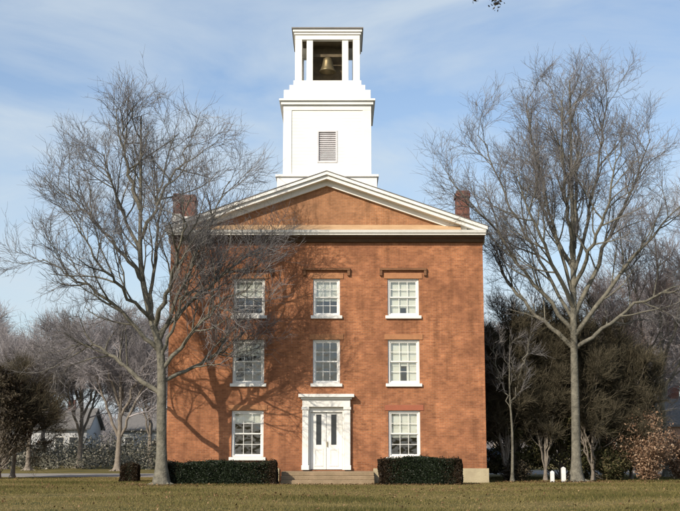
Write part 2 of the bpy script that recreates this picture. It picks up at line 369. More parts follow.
# foundation
m = MB(); 
for s in (-1, 1):
    a, b = sorted((s*2.05, s*7.08)); x = sorted((s*7.0, s*7.08))
    MB().box(a, b, -.08, .02, -.2, .62).box(x[0], x[1], .0201, DEP, -.2, .62).build('foundation', M['stone'], B)
# pediment
SL = .35
zb = lambda x: 13.2 - SL*abs(x)      # bottom line of the raking cornice
MB().quad((-6.4, .02, 10.9), (6.4, .02, 10.9), (0, .02, zb(0)+.25)).build('pediment', M['brick_dull'], B)
MB().quad((-6.4, DEP-.02, 10.9), (0, DEP-.02, zb(0)+.25), (6.4, DEP-.02, 10.9)).build('rear_gable', M['brick'], B)
# horizontal cornice: white crown over a bed mould coloured dark for the cornice's shadow
xo = 7.1
m = MB(); m.prism_x([(-.50, 10.88), (-.50, 10.93), (-.56, 10.97), (-.60, 11.09), (.0, 11.09), (.0, 10.88)], -xo, xo); m.build('cornice', M['white'], B)
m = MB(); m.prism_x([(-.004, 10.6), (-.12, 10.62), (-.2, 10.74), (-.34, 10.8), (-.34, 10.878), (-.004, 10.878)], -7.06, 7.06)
m.build('shaded_bed_mould', M['dark_brown'], B)
m = MB(); m.prism_x([(-.58, 11.094), (-.002, 11.094), (-.002, 11.42)], -6.0, 6.0); m.build('pediment_skirt', M['tan_skirt'], B)
# raking cornice, both sides: frieze board, then projecting crown
def rake(x0, x1, lo, hi, y0, y1):
    mb = MB()
    for s in (-1, 1):
        p = [(x0*s, zb(x0)+lo), (x1*s, zb(x1)+lo), (x1*s, zb(x1)+hi), (x0*s, zb(x0)+hi)]
        if s < 0: p = p[::-1]
        mb.prism_y(p, y0, y1)
    return mb
rk = rake(0, 7.14, .24, .42, -.5, .02).build('raking_cornice', M['white'], B)
rake(0, 7.18, .422, .56, -.6, .02).build('crown_mould', M['white'], rk)
rake(0, 6.3, .0, .238, -.14, .0185).build('frieze_board', M['white'], rk)
# roof
m = rake(0, 7.25, .44, .60, .022, DEP+.5); m.prism_y([(-.0, zb(0)+.562), (7.24, zb(7.24)+.562), (7.24, zb(7.24)+.60), (0, zb(0)+.60)], -.62, .021); m.prism_y([(-7.24, zb(7.24)+.562), (0, zb(0)+.562), (0, zb(0)+.60), (-7.24, zb(7.24)+.60)], -.62, .021)
roof = m.build('roof', M['shingle'], B)
# eaves along the sides
for s in (-1, 1):
    x = sorted((s*7.002, s*7.12)); MB().box(x[0], x[1], .03, DEP, 10.62, 10.9).build('eaves', M['white'], B)
def chimney(x0, x1, y0, y1, top, white_to=None):
    z0 = 10.95
    c = MB().box(x0, x1, y0, y1, z0, top-.3).box(x0-.05, x1+.05, y0-.05, y1+.05, top-.3, top-.12).box(x0, x1, y0, y1, top-.12, top).build('chimney', M['brick_chimney'], roof)
    if white_to: MB().box(x0-.03, x1+.03, y0-.03, y1+.03, z0, white_to).build('chimney_base', M['white'], roof)
chimney(-6.82, -6.22, 2.0, 2.9, 13.25, 12.2)
chimney(-7.0, -6.68, .35, 1.0, 12.95, 12.0)
chimney(6.08, 6.68, 2.0, 2.9, 13.45)

# windows ---------------------------------------------------------------
def window(cx, z0, z1, w, blind, lower_blind=False, grid=(3, 2)):
    win = empty('window', (cx, 0, z0)); win.parent = B
    h = z1 - z0; a = w
    f = MB()
    f.box(-a, -a+.09, .07, .2, 0.0, h); f.box(a-.09, a, .07, .2, .0, h); f.box(-a+.09, a-.09, .07, .2, h-.09, h); f.box(-a+.09, a-.09, .07, .2, .0, .07)
    f.build('frame', M['white'], win, .008)
    sl = MB(); mid = h*.5
    for (b, t, y) in ((.07, mid+.02, .15), (mid-.02, h-.09, .11)):
        sl.box(-a+.09, -a+.14, y, y+.04, b, t); sl.box(a-.14, a-.09, y, y+.04, b, t)
        sl.box(-a+.14, a-.14, y, y+.04, b, b+.055); sl.box(-a+.14, a-.14, y, y+.04, t-.05, t)
        n = grid[0]
        for k in range(1, n):
            x = -a+.14 + (2*a-.28)*k/n; sl.box(x-.011, x+.011, y+.005, y+.035, b+.055, t-.05)
        for k in range(1, grid[1]):
            z = b + (t-b)*k/grid[1]; sl.box(-a+.14, a-.14, y+.007, y+.033, z-.011, z+.011)
    sl.build('sash', M['white'], win)
    MB().quad((-a+.1, .171, .08), (a-.1, .171, .08), (a-.1, .171, mid), (-a+.1, .171, mid)).quad((-a+.1, .131, mid), (a-.1, .131, mid), (a-.1, .131, h-.09), (-a+.1, .131, h-.09)).build('pane', M['glass'], win)
    MB().box(-a-.1, a+.1, -.1, .065, -.14, -.002).build('sill', M['white'], win, .01)
    if blind > 0:
        zb0 = h - .09 - (h-.16)*blind
        MB().box(-a+.1, a-.1, .235, .243, zb0, h-.06).build('blind', M['blind'], win)
    if lower_blind:
        MB().box(-a+.1, -.12, .255, .262, .05, h*.45).box(.14, a-.1, .255, .262, .05, h*.45).build('curtain', M['blind'], win)
    return win
bl = {(0, 0): .25, (0, 1): .35, (0, 2): .45, (1, 1): .0, (1, 2): .6, (2, 0): .58, (2, 1): .6, (2, 2): .8}
for j, (z0, z1) in enumerate(rows):
    for i, cx in enumerate(colsx):
        if (i, j) == (1, 0): continue
        w = .7 if i != 1 else .6
        window(cx, z0+.001, z1, w, bl[(i, j)], lower_blind=(i, j) in ((2, 2), (2, 1)))
        # lintels
        if j == 2:
            MB().box(cx-1.05, cx+1.05, -.13, -.002, 9.34, 9.45).box(cx-1.05, cx-.93, -.11, -.002, 9.1, 9.338).box(cx+.93, cx+1.05, -.11, -.002, 9.1, 9.338).build('hood_mould', M['brown_stone'], B, .008)
            MB().box(cx-w-.15, cx+w+.15, -.035, -.002, z1+.002, z1+.25).build('lintel', M['tan_stone'], B, .006)
        else:
            MB().box(cx-w-.15, cx+w+.15, -.03, -.002, z1+.002, z1+.24).build('lintel', M['tan_stone'] if j else M['red_stone'] if i == 2 else M['tan_stone'], B, .006)

# door -------------------------------------------------------------------
D = empty('door', (0, 0, .55)); D.parent = B
m = MB()
for s in (-1, 1):
    x = sorted((s*.78, s*1.05)); m.box(x[0], x[1], -.16, .1, 0, 2.72); m.box(x[0]-.03, x[1]+.03, -.19, -.161, 0, .2); m.box(x[0]-.03, x[1]+.03, -.2, -.161, 2.6, 2.72)
m.box(-1.05, 1.05, -.18, .0, 2.722, 3.05); m.box(-1.12, 1.12, -.26, .0, 3.052, 3.14); m.box(-1.22, 1.22, -.38, .0, 3.142, 3.28)
m.build('door_surround', M['white'], D, .01)
m = MB(); m.box(-.78, -.70, .02, .2, 0, 2.5); m.box(.70, .78, .02, .2, 0, 2.5); m.box(-.78, .78, .02, .2, 2.502, 2.74); m.build('door_frame', M['white'], D, .006)
for s in (-1, 1):
    c = s*.35; l, r = c-.343, c+.343; g = c - s*.02; gw = .115; gz0, gz1 = 1.08, 2.4
    m = MB(); m.box(l, g-gw, .12, .17, .02, 2.49); m.box(g+gw, r, .12, .17, .02, 2.49); m.box(g-gw, g+gw, .12, .17, .02, gz0); m.box(g-gw, g+gw, .12, .17, gz1, 2.49)
    m.box(g-.2, g+.2, .105, .119, .16, .24); m.box(g-.2, g+.2, .105, .119, .86, .94); m.box(g-.2, g-.14, .105, .119, .24, .86); m.box(g+.14, g+.2, .105, .119, .24, .86)
    m.build('door_leaf', M['white'], D, .004)
    MB().quad((g-gw, .15, gz0), (g+gw, .15, gz0), (g+gw, .15, gz1), (g-gw, .15, gz1)).build('door_pane', M['winglass'], D)
m = MB(); m.box(.02, .05, .06, .119, 1.0, 1.22).build('door_handle', M['brass'], D, .004)
m = MB()
for k in range(3): m.box(-1.9+.0*k, 2.05, -1.25-.34*(2-k) if k < 2 else -1.25, -.004, .167*k + (.001 if k else -.1), .167*(k+1))
m.build('steps', M['steps'], B, .02)

# bell tower ------------------------------------------------------------
T = empty('bell_tower', (0, 3.55, 13.3)); T.parent = B      # local origin: tower axis
def tb(m, hw, z0, z1): m.box(-hw, hw, -hw, hw, z0-13.3, z1-13.3)
m = MB(); tb(m, 2.32, 11.9, 13.92); tb(m, 2.4, 13.922, 14.03); m.build('tower_base', M['white'], T, .012)
m = MB(); hw = 2.03
lo = (-.47, .47, 14.68-13.3, 16.22-13.3)
wall_open(m, -hw, hw, .735, 4.0, [lo], -hw, .12)
m.quad((-hw, -hw, .735), (-hw, -hw, 4), (-hw, hw, 4), (-hw, hw, .735)); m.quad((hw, -hw, .735), (hw, hw, .735), (hw, hw, 4), (hw, -hw, 4)); m.quad((-hw, hw, .735), (-hw, hw, 4), (hw, hw, 4), (hw, hw, .735))
m.build('tower_shaft', M['siding'], T)
m = MB()
for sx_ in (-1, 1):
    for sy_ in (-1, 1):
        x = sorted((sx_*(hw-.36), sx_*(hw+.035))); y = sorted((sy_*(hw-.36), sy_*(hw+.035))); MB().box(x[0], x[1], y[0], y[1], .74, 3.9).build('corner_board', M['white'], T, .006)
m = MB()
for k in range(16):
    z = lo[2]+.06 + k*.094; m.prism_x([(-hw+.02, z), (-hw+.1, z+.07), (-hw+.1, z+.085), (-hw+.02, z+.015)], -.42, .42)
lv = m.build('louver_window', M['louver'], T)
MB().box(-.47, -.40, -hw-.03, -hw+.1, lo[2], lo[3]).box(.40, .47, -hw-.03, -hw+.1, lo[2], lo[3]).box(-.40, .40, -hw-.03, -hw+.1, lo[3]-.07, lo[3]).box(-.40, .40, -hw-.03, -hw+.1, lo[2], lo[2]+.06).build('louver_frame', M['louver'], T)
MB().quad((-.47, -hw+.115, lo[2]), (.47, -hw+.115, lo[2]), (.47, -hw+.115, lo[3]), (-.47, -hw+.115, lo[3])).build('louver_backing', M['louver'], T)
m = MB(); tb(m, 2.07, 17.2, 17.45); tb(m, 2.17, 17.452, 17.62); tb(m, 2.26, 17.622, 17.72); tb(m, 2.05, 17.722, 18.2); m.build('tower_cornice', M['white'], T, .012)
m = MB(); tb(m, 1.80, 18.202, 18.52); tb(m, 1.62, 18.522, 18.80); m.build('belfry_base', M['white'], T, .01)
BY = 1.55                     # belfry half width
m = MB(); z0, z1 = 18.802-13.3, 20.86-13.3
for s in (-1, 1):
    for u in (-1, 1):
        x = sorted((s*1.22, s*BY)); y = sorted((u*1.22, u*BY)); MB().box(x[0], x[1], y[0], y[1], z0, z1).build('belfry_post', M['white'], T, .01)
        x = sorted((s*.70, s*1.0)); MB().box(x[0], x[1], *sorted((u*1.3, u*1.5)), z0, z1).build('inner_post', M['white'], T, .01)
        y = sorted((u*.70, u*1.0)); MB().box(*sorted((s*1.3, s*1.5)), y[0], y[1], z0, z1).build('inner_post', M['white'], T, .01)
m = MB(); m.box(-.98, .98, -.45, 1.2, z0, z1-.001).box(-1.2, 1.2, -1.25, -.451, z1-.06, z1-.001).build('bell_chamber', M['inside'], T)  # back and ceiling coloured dark to stand for the shade inside the belfry
m = MB(); pr = [(.02, .72), (.12, .72), (.2, .66), (.24, .5), (.28, .3), (.36, .1), (.42, 0), (.38, 0), (.2, .3), (.02, .4)]
m.lathe([(r, z0+.62+z) for r, z in pr], 0, -.98).build('bell', M['bell'], T, smooth=True)
MB().box(-.95, .95, -1.04, -.92, z0+1.36, z0+1.5).box(-.9, -.78, -1.08, -.88, z0, z0+1.36).box(.78, .9, -1.08, -.88, z0, z0+1.36).build('bell_frame', M['inside'], T)
m = MB(); m.box(-1.55, 1.55, -1.55, 1.55, z1+.002, z1+.24); m.box(-1.6, 1.6, -1.6, 1.6, z1+.242, z1+.36); m.box(-1.66, 1.66, -1.66, 1.66, z1+.362, z1+.5); m.build('belfry_entablature', M['white'], T, .01)
m = MB(); zc = z1+.502; b = 1.72; m.box(-b, b, -b, b, zc, zc+.06)
v0 = len(m.v); m.v += [(-b, -b, zc+.061), (b, -b, zc+.061), (b, b, zc+.061), (-b, b, zc+.061), (0, 0, zc+.42)]; m.f += [(v0, v0+1, v0+4), (v0+1, v0+2, v0+4), (v0+2, v0+3, v0+4), (v0+3, v0, v0+4)]
m.build('belfry_roof', M['cap'], T)

# ------------------------------------------------------------------ foliage
def leaf_quads(P, size, seed, flat=None):
    g = np.random.default_rng(seed); n = len(P)
    a = g.normal(size=(n, 3)); a /= np.linalg.norm(a, axis=1)[:, None]
    c = g.normal(size=(n, 3)); b = np.cross(a, c); b /= np.linalg.norm(b, axis=1)[:, None]
    s = (size*g.uniform(.6, 1.4, n))[:, None]
    V = np.stack([P-a*s, P-b*s*.5, P+a*s, P+b*s*.5], 1).reshape(-1, 3)
    return V, np.arange(4*n).reshape(-1, 4)
def hedge(name, x0, x1, y0, y1, h, seed, label, cat='hedge', russet=True, group=None):
    g = np.random.default_rng(seed)
    root = empty(name, ((x0+x1)/2, (y0+y1)/2, 0), label=label, cat=cat, group=group)
    wx, wy = (x1-x0)/2, (y1-y0)/2
    n = int(9000*(2*wx*h*2 + 2*wx*2*wy + 4*wy*h))
    n = min(int(n*1.4), 120000)
    ax, ay, az = 2*wx*h, 2*wy*h, 4*wx*wy
    pr = np.array([ax, ax, ay, ay, az]); f = g.choice(5, n, p=pr/pr.sum())
    x = g.uniform(-wx, wx, n); y = g.uniform(-wy, wy, n); z = g.uniform(.02, h, n)
    y = np.where(f == 0, -wy, np.where(f == 1, wy, y)); x = np.where(f == 2, -wx, np.where(f == 3, wx, x)); z = np.where(f == 4, h, z)
    P = np.stack([x, y, z], 1)
    bump_ = .05*np.sin(x*2.3+z*2)+.04*np.sin(x*6.1+1+y*5)+.025*np.sin(x*14+y*9+z*11)
    depth = np.abs(g.normal(0, .06, n))*(1+.8*np.sin(x*4.4+z*6)**2)
    c = np.array([0, 0, h*.5]); P[:, 0] -= np.sign(P[:, 0])*np.where((f == 2) | (f == 3), depth+bump_, 0)
    P[:, 1] += np.where(f == 0, depth-bump_, 0) - np.where(f == 1, depth-bump_, 0); P[:, 2] += np.where(f == 4, bump_-depth*1.3+.03+np.where(g.uniform(0,1,n) < .04, g.uniform(0, .11, n), 0), 0)
    tone = np.clip(g.normal(.45, .25, n), 0, 1)
    red = (np.abs(P[:, 0]) > wx-.15-.45*np.abs(g.normal(size=n))) if russet else np.zeros(n, bool)
    V, q = leaf_quads(P[~red], .035, seed+1); npmesh('foliage', V, q, M['hedge'], root, col=np.repeat(tone[~red], 4))
    if red.any():
        V, q = leaf_quads(P[red], .035, seed+2); o = npmesh('russet_foliage', V, q, M['hedge_red'], root, col=np.repeat(tone[red], 4)); o['label'] = 'russet winter leaves at the ends'
    MB().box(-wx+.32, wx-.32, -wy+.32, wy-.32, 0, h-.34).build('inner_growth', M['inside'], root)
    return root
hedge('clipped_hedge', -6.95, -2.05, -2.7, -1.5, .86, 11, 'longer clipped dark green hedge left of the door steps, with russet ends')
hedge('clipped_hedge', 2.28, 5.62, -2.7, -1.5, 1.02, 12, 'shorter and taller clipped dark hedge right of the door steps')
hedge('round_shrub', -9.15, -8.4, 1.0, 1.7, .68, 13, 'small dark brown clipped shrub at the lawn edge left of the building', 'shrub', True)

# ------------------------------------------------------------------ trees
class Tubes:
    def __init__(s): s.V = []; s.Q = []; s.T = []; s.n = 0
    def add(s, pts, rad, sides, tone):
        k = len(pts); P = np.array(pts); d = np.gradient(P, axis=0); d /= (np.linalg.norm(d, axis=1)[:, None]+1e-9)
        ref = np.array([.3, .9, .25]) if abs(d[0][1]) < .8 else np.array([.9, .1, .3])
        u = np.cross(d, ref); u /= np.linalg.norm(u, axis=1)[:, None]; w = np.cross(d, u)
        a = np.arange(sides)*2*np.pi/sides
        V = P[:, None, :] + np.array(rad)[:, None, None]*(np.cos(a)[None, :, None]*u[:, None, :] + np.sin(a)[None, :, None]*w[:, None, :])
        s.V.append(V.reshape(-1, 3))
        i = np.arange(k-1)[:, None]*sides; j = np.arange(sides)[None, :]; j2 = (j+1) % sides
        s.Q.append((np.stack([i+j, i+j2, i+sides+j2, i+sides+j], -1).reshape(-1, 4) + s.n)); s.n += k*sides
        s.T.append(np.full(k*sides, tone))
    def build(s, name, mat_, parent, smooth=False):
        return npmesh(name, np.concatenate(s.V), np.concatenate(s.Q), mat_, parent, smooth=smooth, col=np.concatenate(s.T))

def vec_twigs(tubes, g, A, Bp, n, length, ang, r0, r1, up=.12):
    m = len(A); idx = np.repeat(np.arange(m), n); t = g.uniform(.15, 1, m*n)[:, None]
    D = Bp-A; D = D/(np.linalg.norm(D, axis=1)[:, None]+1e-9); D = D[idx]; S0 = A[idx]+(Bp-A)[idx]*t
    X = np.cross(D, g.normal(size=D.shape)); X /= np.linalg.norm(X, axis=1)[:, None]
    a = np.radians(ang)*g.uniform(.5, 1.4, len(D))[:, None]
    d1 = D*np.cos(a)+X*np.sin(a); d1[:, 2] += up; d1 /= np.linalg.norm(d1, axis=1)[:, None]
    d2 = d1+g.normal(0, .22, d1.shape); d2[:, 2] += up; d2 /= np.linalg.norm(d2, axis=1)[:, None]
    L_ = length*g.uniform(.5, 1.4, len(D))[:, None]; S1 = S0+d1*L_*.5; S2 = S1+d2*L_*.5
    u = np.cross(d1, [.31, .9, .3]); u /= np.linalg.norm(u, axis=1)[:, None]; w = np.cross(d1, u); rings = []
    for P_, r in ((S0, r0), (S1, (r0+r1)/2), (S2, r1)):
        for k in range(3): rings.append(P_ + r*(math.cos(k*2.0944)*u+math.sin(k*2.0944)*w))
    V = np.stack(rings, 1).reshape(-1, 3); b = np.arange(len(D))[:, None, None]*9 + tubes.n
    q = np.array([[i*3+k, i*3+(k+1) % 3, i*3+3+(k+1) % 3, i*3+3+k] for i in (0, 1) for k in range(3)])[None]
    tubes.V.append(V); tubes.Q.append((b+q).reshape(-1, 4)); tubes.n += len(V); tubes.T.append(np.repeat(g.uniform(0, 1, len(D)), 9))
    return np.concatenate([S0, S1]), np.concatenate([S1, S2])

def smooth_path(pts, n):
    P = np.array(pts, float); k = len(P)
    if k == 2: return P[0] + (P[1]-P[0])*np.linspace(0, 1, n)[:, None]
    out = []
    E_ = np.vstack([2*P[0]-P[1], P, 2*P[-1]-P[-2]])
    for t in np.linspace(0, k-1-1e-6, n):
        i = int(t); f = t-i; a, b, c, d = E_[i:i+4]
        out.append(.5*((2*b)+(-a+c)*f+(2*a-5*b+4*c-d)*f*f+(-a+3*b-3*c+d)*f**3))
    return np.array(out)

def branches(rnd, tb_, tw_, path, rad, level, cfg):
    """spawn children along a parent path"""
    n, lf, ang = cfg['n'][level], cfg['len'][level], cfg['ang'][level]
    k = len(path); plen = np.linalg.norm(np.diff(path, axis=0), axis=1).sum()
    for c in range(n):
        t = cfg.get('t0', .25) + (1-cfg.get('t0', .25))*(c+rnd.random())/n if level else .2+.8*(c+rnd.random())/n
        f = min(t*(k-1), k-1.001); i = int(f); p = path[i]*(1-f+i)+path[i+1]*(f-i)
        d = path[i+1]-path[i]; d = d/np.linalg.norm(d)
        a = R(ang)*rnd.uniform(.6, 1.35); ax = np.cross(d, [rnd.gauss(0, 1) for _ in range(3)]); ax /= np.linalg.norm(ax)
        d = d*math.cos(a)+ax*math.sin(a)
        length = lf*rnd.uniform(.65, 1.3)*(1.15-.55*t)
        if cfg.get('rel'): length = plen*lf*rnd.uniform(.7, 1.25)*(1.1-.5*t)
        r0 = min(rad[i]*.7, cfg['rad'][level]); r1 = r0*.35
        ns_ = cfg['seg'][level]; pts = [p]; dd = d.copy()
        for s_ in range(ns_):
            dd = dd + np.array([rnd.gauss(0, cfg['wan']) for _ in range(3)]); dd[2] += cfg['up']; dd /= np.linalg.norm(dd)
            pts.append(pts[-1]+dd*length/ns_)
        pts = np.array(pts); rr = np.linspace(r0, r1, ns_+1)
        tgt = tb_ if level < cfg.get('split', 1) else tw_
        tgt.add(pts, rr, 5 if level == 0 else 3, rnd.random())
        if level+1 == len(cfg['n']) and 'sink' in cfg: cfg['sink'] += [(pts[q_], pts[q_+1]) for q_ in range(len(pts)-1)]
        if level+1 < len(cfg['n']): branches(rnd, tb_, tw_, pts, rr, level+1, cfg)

def bare_tree(name, loc, trunk, limbs, cfg, label, cat='tree', group=None, barkm='bark', twigm='twig', seed=1, r0=.28, rl=.13):
    rnd = random.Random(seed); cfg = dict(cfg, sink=[])
    root = empty(name, loc, label=label, cat=cat, group=group)
    tb_, tw_ = Tubes(), Tubes()
    P = smooth_path(trunk, 26); rr = np.linspace(r0, r0*.16, 26)**1.0; rr[0] *= 1.75; rr[1] *= 1.15
    tb_.add(P, rr, 12, .5)
    if r0 > .15:
        for k in range(6):
            a_ = k*1.05+rnd.uniform(-.3, .3); c_, s_ = math.cos(a_), math.sin(a_); l_ = r0*rnd.uniform(2.2, 3.4)
            tb_.add(smooth_path([(c_*r0*.5, s_*r0*.5, r0*2.2), (c_*r0*1.15, s_*r0*1.15, r0*.55), (c_*l_, s_*l_, -.03)], 7), np.linspace(r0*.42, r0*.16, 7), 8, .5)
    branches(rnd, tb_, tw_, P[11:], rr[11:], 0, dict(cfg, n=[max(3, cfg['n'][0]-3)]+cfg['n'][1:]))
    for lb in limbs:
        Q = smooth_path(lb, 16); Q[2:] += np.array([[rnd.gauss(0, .06) for _ in range(3)] for _ in range(14)])
        a = np.linspace(rl*rnd.uniform(.85, 1.2), .02, 16); tb_.add(Q, a, 8, .5)
        branches(rnd, tb_, tw_, Q, a, 0, cfg)
    sk = np.array(cfg['sink']); g = np.random.default_rng(seed); A, Bp = sk[:, 0], sk[:, 1]
    for n_, l_, r_ in cfg.get('fine', ()): A, Bp = vec_twigs(tw_, g, A, Bp, n_, l_, 40, r_, r_*.55)
    tb_.build('trunk', M[barkm], root, True); tw_.build('crown', M[twigm], root)
    return root

CF = dict(n=[12, 7], len=[2.5, 1.25], ang=[38, 40], rad=[.042, .018], seg=[6, 4], wan=.12, up=.075, fine=((1, .8, .0085), (2, .5, .0055)))
# big tree in front of the left corner (all points relative to its foot)
o_ = np.array([-6.98, -3.0, 0])
def rel(pts, o, sx_=1., sz_=1., zf=0):
    out = []
    for p in pts:
        q = np.array(p, float)-o
        if q[2] > zf: q = np.array([q[0]*sx_, q[1], zf+(q[2]-zf)*sz_])
        out.append(tuple(q))
    return out
tr = rel([(-6.98, -3, 0), (-7.05, -3, 3), (-7.2, -3, 5.5), (-7.8, -3, 7.4), (-8.35, -3, 9.8), (-8.45, -3, 13.2), (-8.55, -3, 17.2)], o_, .80, .87, 5)
lb = [rel(x, o_, .80, .87, 5) for x in [
    [(-7.75, -3, 7.2), (-7.6, -2.8, 10), (-7.5, -2.5, 13.3), (-7.0, -2.2, 16.4)],
    [(-8.1, -3, 8.8), (-9.6, -3.4, 10.5), (-11.1, -3.8, 12.2), (-12.6, -4, 13.4)],
    [(-7.3, -3, 5.6), (-9.1, -3.5, 7.4), (-11.2, -4.3, 8.8), (-12.9, -4.6, 9.6)],
    [(-7.3, -3, 6.0), (-6.0, -3.3, 8.8), (-4.7, -3.6, 11.6), (-3.6, -3.6, 13.8)],
    [(-7.15, -3, 4.6), (-5.6, -3.2, 6.4), (-4.1, -3.6, 7.8), (-2.7, -3.7, 8.4)],
    [(-7.08, -3, 3.7), (-8.9, -2.6, 5.0), (-10.8, -2.2, 5.9), (-12.2, -2, 6.0)],
    [(-8.4, -3, 10.5), (-9.8, -2.2, 13), (-10.8, -1.8, 15.6)],
    [(-8.4, -3, 11), (-6.9, -3.8, 13.4), (-5.6, -4.4, 15.4)],
    [(-7.6, -3, 7), (-9.6, -5, 9), (-11.2, -6.2, 11.5)],
    [(-7.5, -3, 6.8), (-6.2, -5, 9.4), (-5.2, -6.6, 12.3)],
    [(-7.3, -3, 6.4), (-5.4, -2.4, 8.4), (-3.4, -2.0, 10.0), (-1.9, -1.8, 10.9)],
    [(-7.1, -3, 4.2), (-5.6, -2.2, 5.0), (-4.4, -1.8, 5.6), (-3.4, -1.6, 5.6)],
    [(-7.2, -3, 5.2), (-6.1, -3.8, 7.6), (-5.3, -4.4, 9.6)],
    [(-8.45, -3, 12.5), (-9.2, -3.2, 15), (-9.5, -3.3, 17)],
]]
bare_tree('bare_tree', (-6.72, -3, 0), tr, lb, dict(CF, n=[10, 6]), 'tall bare grey tree rising in front of the left corner of the brick building', seed=3, r0=.23, rl=.095)
# big tree right of the building
o_ = np.array([11.75, 4.5, 0])
tr = rel([(11.75, 4.5, 0), (11.8, 4.5, 3), (11.85, 4.5, 7), (11.95, 4.5, 11), (12.0, 4.5, 15), (12.05, 4.5, 19.6)], o_, .9, .93, 5)
lb = [rel(x, o_, .9, .93, 5) for x in [
    [(11.85, 4.5, 6.8), (9.9, 4.3, 9.2), (7.6, 4.1, 12.2), (5.6, 4, 14.4)],
    [(11.85, 4.5, 7.4), (10.2, 4.7, 10.5), (8.6, 4.8, 13.8), (7.4, 5, 17)],
    [(11.9, 4.5, 8.5), (10.9, 4.2, 12), (10.1, 4, 15.5), (9.6, 4, 18.6)],
    [(11.9, 4.5, 9.5), (12.9, 4.4, 13), (13.6, 4.4, 16.5), (14.0, 4.4, 18.8)],
    [(11.85, 4.5, 7.5), (13.5, 4.6, 11), (15.1, 4.6, 14), (16.2, 4.6, 16.6)],
    [(11.85, 4.5, 6.6), (13.9, 4.3, 9.2), (16, 4.2, 11.6), (17.6, 4.2, 13.3)],
    [(11.85, 4.5, 6.0), (14.2, 4.8, 7.6), (16.6, 4.9, 8.9), (18.2, 5, 9.3)],
    [(11.85, 4.5, 6.0), (10.1, 5, 7.8), (8.6, 5.2, 9.4), (7.9, 5.4, 11)],
    [(11.9, 4.5, 10), (11, 6.5, 13), (10.6, 7.6, 17)],
    [(11.9, 4.5, 9), (13, 2.4, 12), (13.8, 1.6, 15.5)],
    [(11.9, 4.5, 10.5), (11.3, 3, 14), (11.1, 2.4, 18)],
    [(12, 4.5, 11), (12.6, 6, 15), (12.9, 6.6, 18.4)],
    [(11.9, 4.5, 8), (10, 2.6, 11), (8.6, 1.8, 14)],
]]
bare_tree('bare_tree', (11.15, 1.3, 0), tr, lb, CF, 'tallest bare tree, its grey trunk standing in front of the dark evergreens', barkm='bark', seed=8, r0=.23, rl=.10)
# pinkish tree at the right edge
o_ = np.array([17.6, 10, 0])
tr = rel([(17.6, 10, 0), (17.5, 10, 4), (17.6, 10, 8), (17.5, 10, 12.5)], o_)
lb = [rel(x, o_) for x in [
    [(17.5, 10, 3.5), (16, 9.8, 6.2), (14.8, 9.6, 9.2)], [(17.5, 10, 4.2), (16.6, 10.3, 8), (16, 10.3, 12.5)],
    [(17.5, 10, 4), (19, 10, 7), (20.4, 9.8, 10.5)], [(17.55, 10, 5.5), (18.4, 9, 9), (18.8, 8.6, 12.8)], [(17.5, 10, 3), (15.8, 9, 4.8), (14.2, 8.6, 6.0)]]]
bare_tree('bare_tree', tuple(o_), tr, lb, dict(CF, n=[14, 9]), 'bare tree with pinkish lit twigs at the right edge behind the tan shrub', twigm='twig_pink', seed=14, r0=.18, rl=.09)
# slender young tree beside the building
o_ = np.array([8.75, 3.2, 0]); oq = (8.3, 1.4, 0)
tr = rel([(8.75, 3.2, 0), (8.8, 3.2, 2), (8.72, 3.2, 4.2), (8.8, 3.2, 6.6)], o_)
lb = [rel(x, o_) for x in [[(8.75, 3.2, 3.2), (8.3, 3.1, 4.6), (8.0, 3, 6)], [(8.75, 3.2, 3.4), (9.3, 3.2, 5), (9.7, 3.2, 6.4)]]]
bare_tree('slender_tree', oq, tr, lb, dict(n=[7, 6], len=[1.1, .6], ang=[38, 40], rad=[.02, .01], seg=[5, 3], wan=.12, up=.06, fine=((3, .35, .006),)),
          'thin straight pale trunk of a young tree next to the right corner of the building', barkm='bark', seed=21, r0=.075, rl=.03)

# evergreens: stem, limbs and a crown of leaf clumps
def evergreen(name, loc, h, rx, ry, base, clumps, leaves, label, matn='yew', seed=1, leaf=.06, trunk_r=.16, shape='dome', group=None, lean=0):
    g = np.random.default_rng(seed); rnd = random.Random(seed)
    root = empty(name, loc, label=label, cat='tree', group=group)
    tb_ = Tubes(); P = smooth_path([(0, 0, 0), (lean*.3, 0, h*.3), (lean, 0, h*.85)], 10); rr = np.linspace(trunk_r, .03, 10); tb_.add(P, rr, 8, .5)
    allP = []; tone = []
    for c in range(clumps):
        t = g.uniform(0, 1)**.8; z = base + (h-base)*t
        prof = {'dome': math.sqrt(max(0.03, 1-(max(0, t-.25)/.78)**2)) * (.72+.28*min(1, t/.25)), 'cone': (1-t)**.75*.95+.06}[shape]
        a = g.uniform(0, 2*np.pi); q_ = g.uniform(.35, 1)**.5 * prof*g.uniform(.82, 1.12)
        cpos = np.array([lean*t + rx*q_*math.cos(a), ry*q_*math.sin(a), z + g.normal(0, .12)])
        stem = P[min(9, int(t*8))]; mid = (stem+cpos)/2+np.array([0, 0, -.15]); tb_.add(smooth_path([stem*[1, 1, .92], mid, cpos], 5), np.linspace(.035, .008, 5), 4, .5)
        rad = g.uniform(.28, .55)*(rx/2.2)**.5
        n = int(leaves*g.uniform(.6, 1.4)); d = g.normal(size=(n, 3)); d /= np.linalg.norm(d, axis=1)[:, None]; d *= (g.uniform(0, 1, n)**.45)[:, None]*rad*np.array([1.15, 1.15, .8])
        allP.append(cpos+d); tone.append(np.clip(g.normal(g.uniform(.2, .75), .14, n), 0, 1))
    P2 = np.concatenate(allP); P2[:, 2] = np.maximum(P2[:, 2], .1)
    V, q = leaf_quads(P2, leaf, seed+1)
    tb_.build('trunk', M['bark2'], root, True); npmesh('crown', V, q, M[matn], root, col=np.repeat(np.concatenate(tone), 4))
    return root
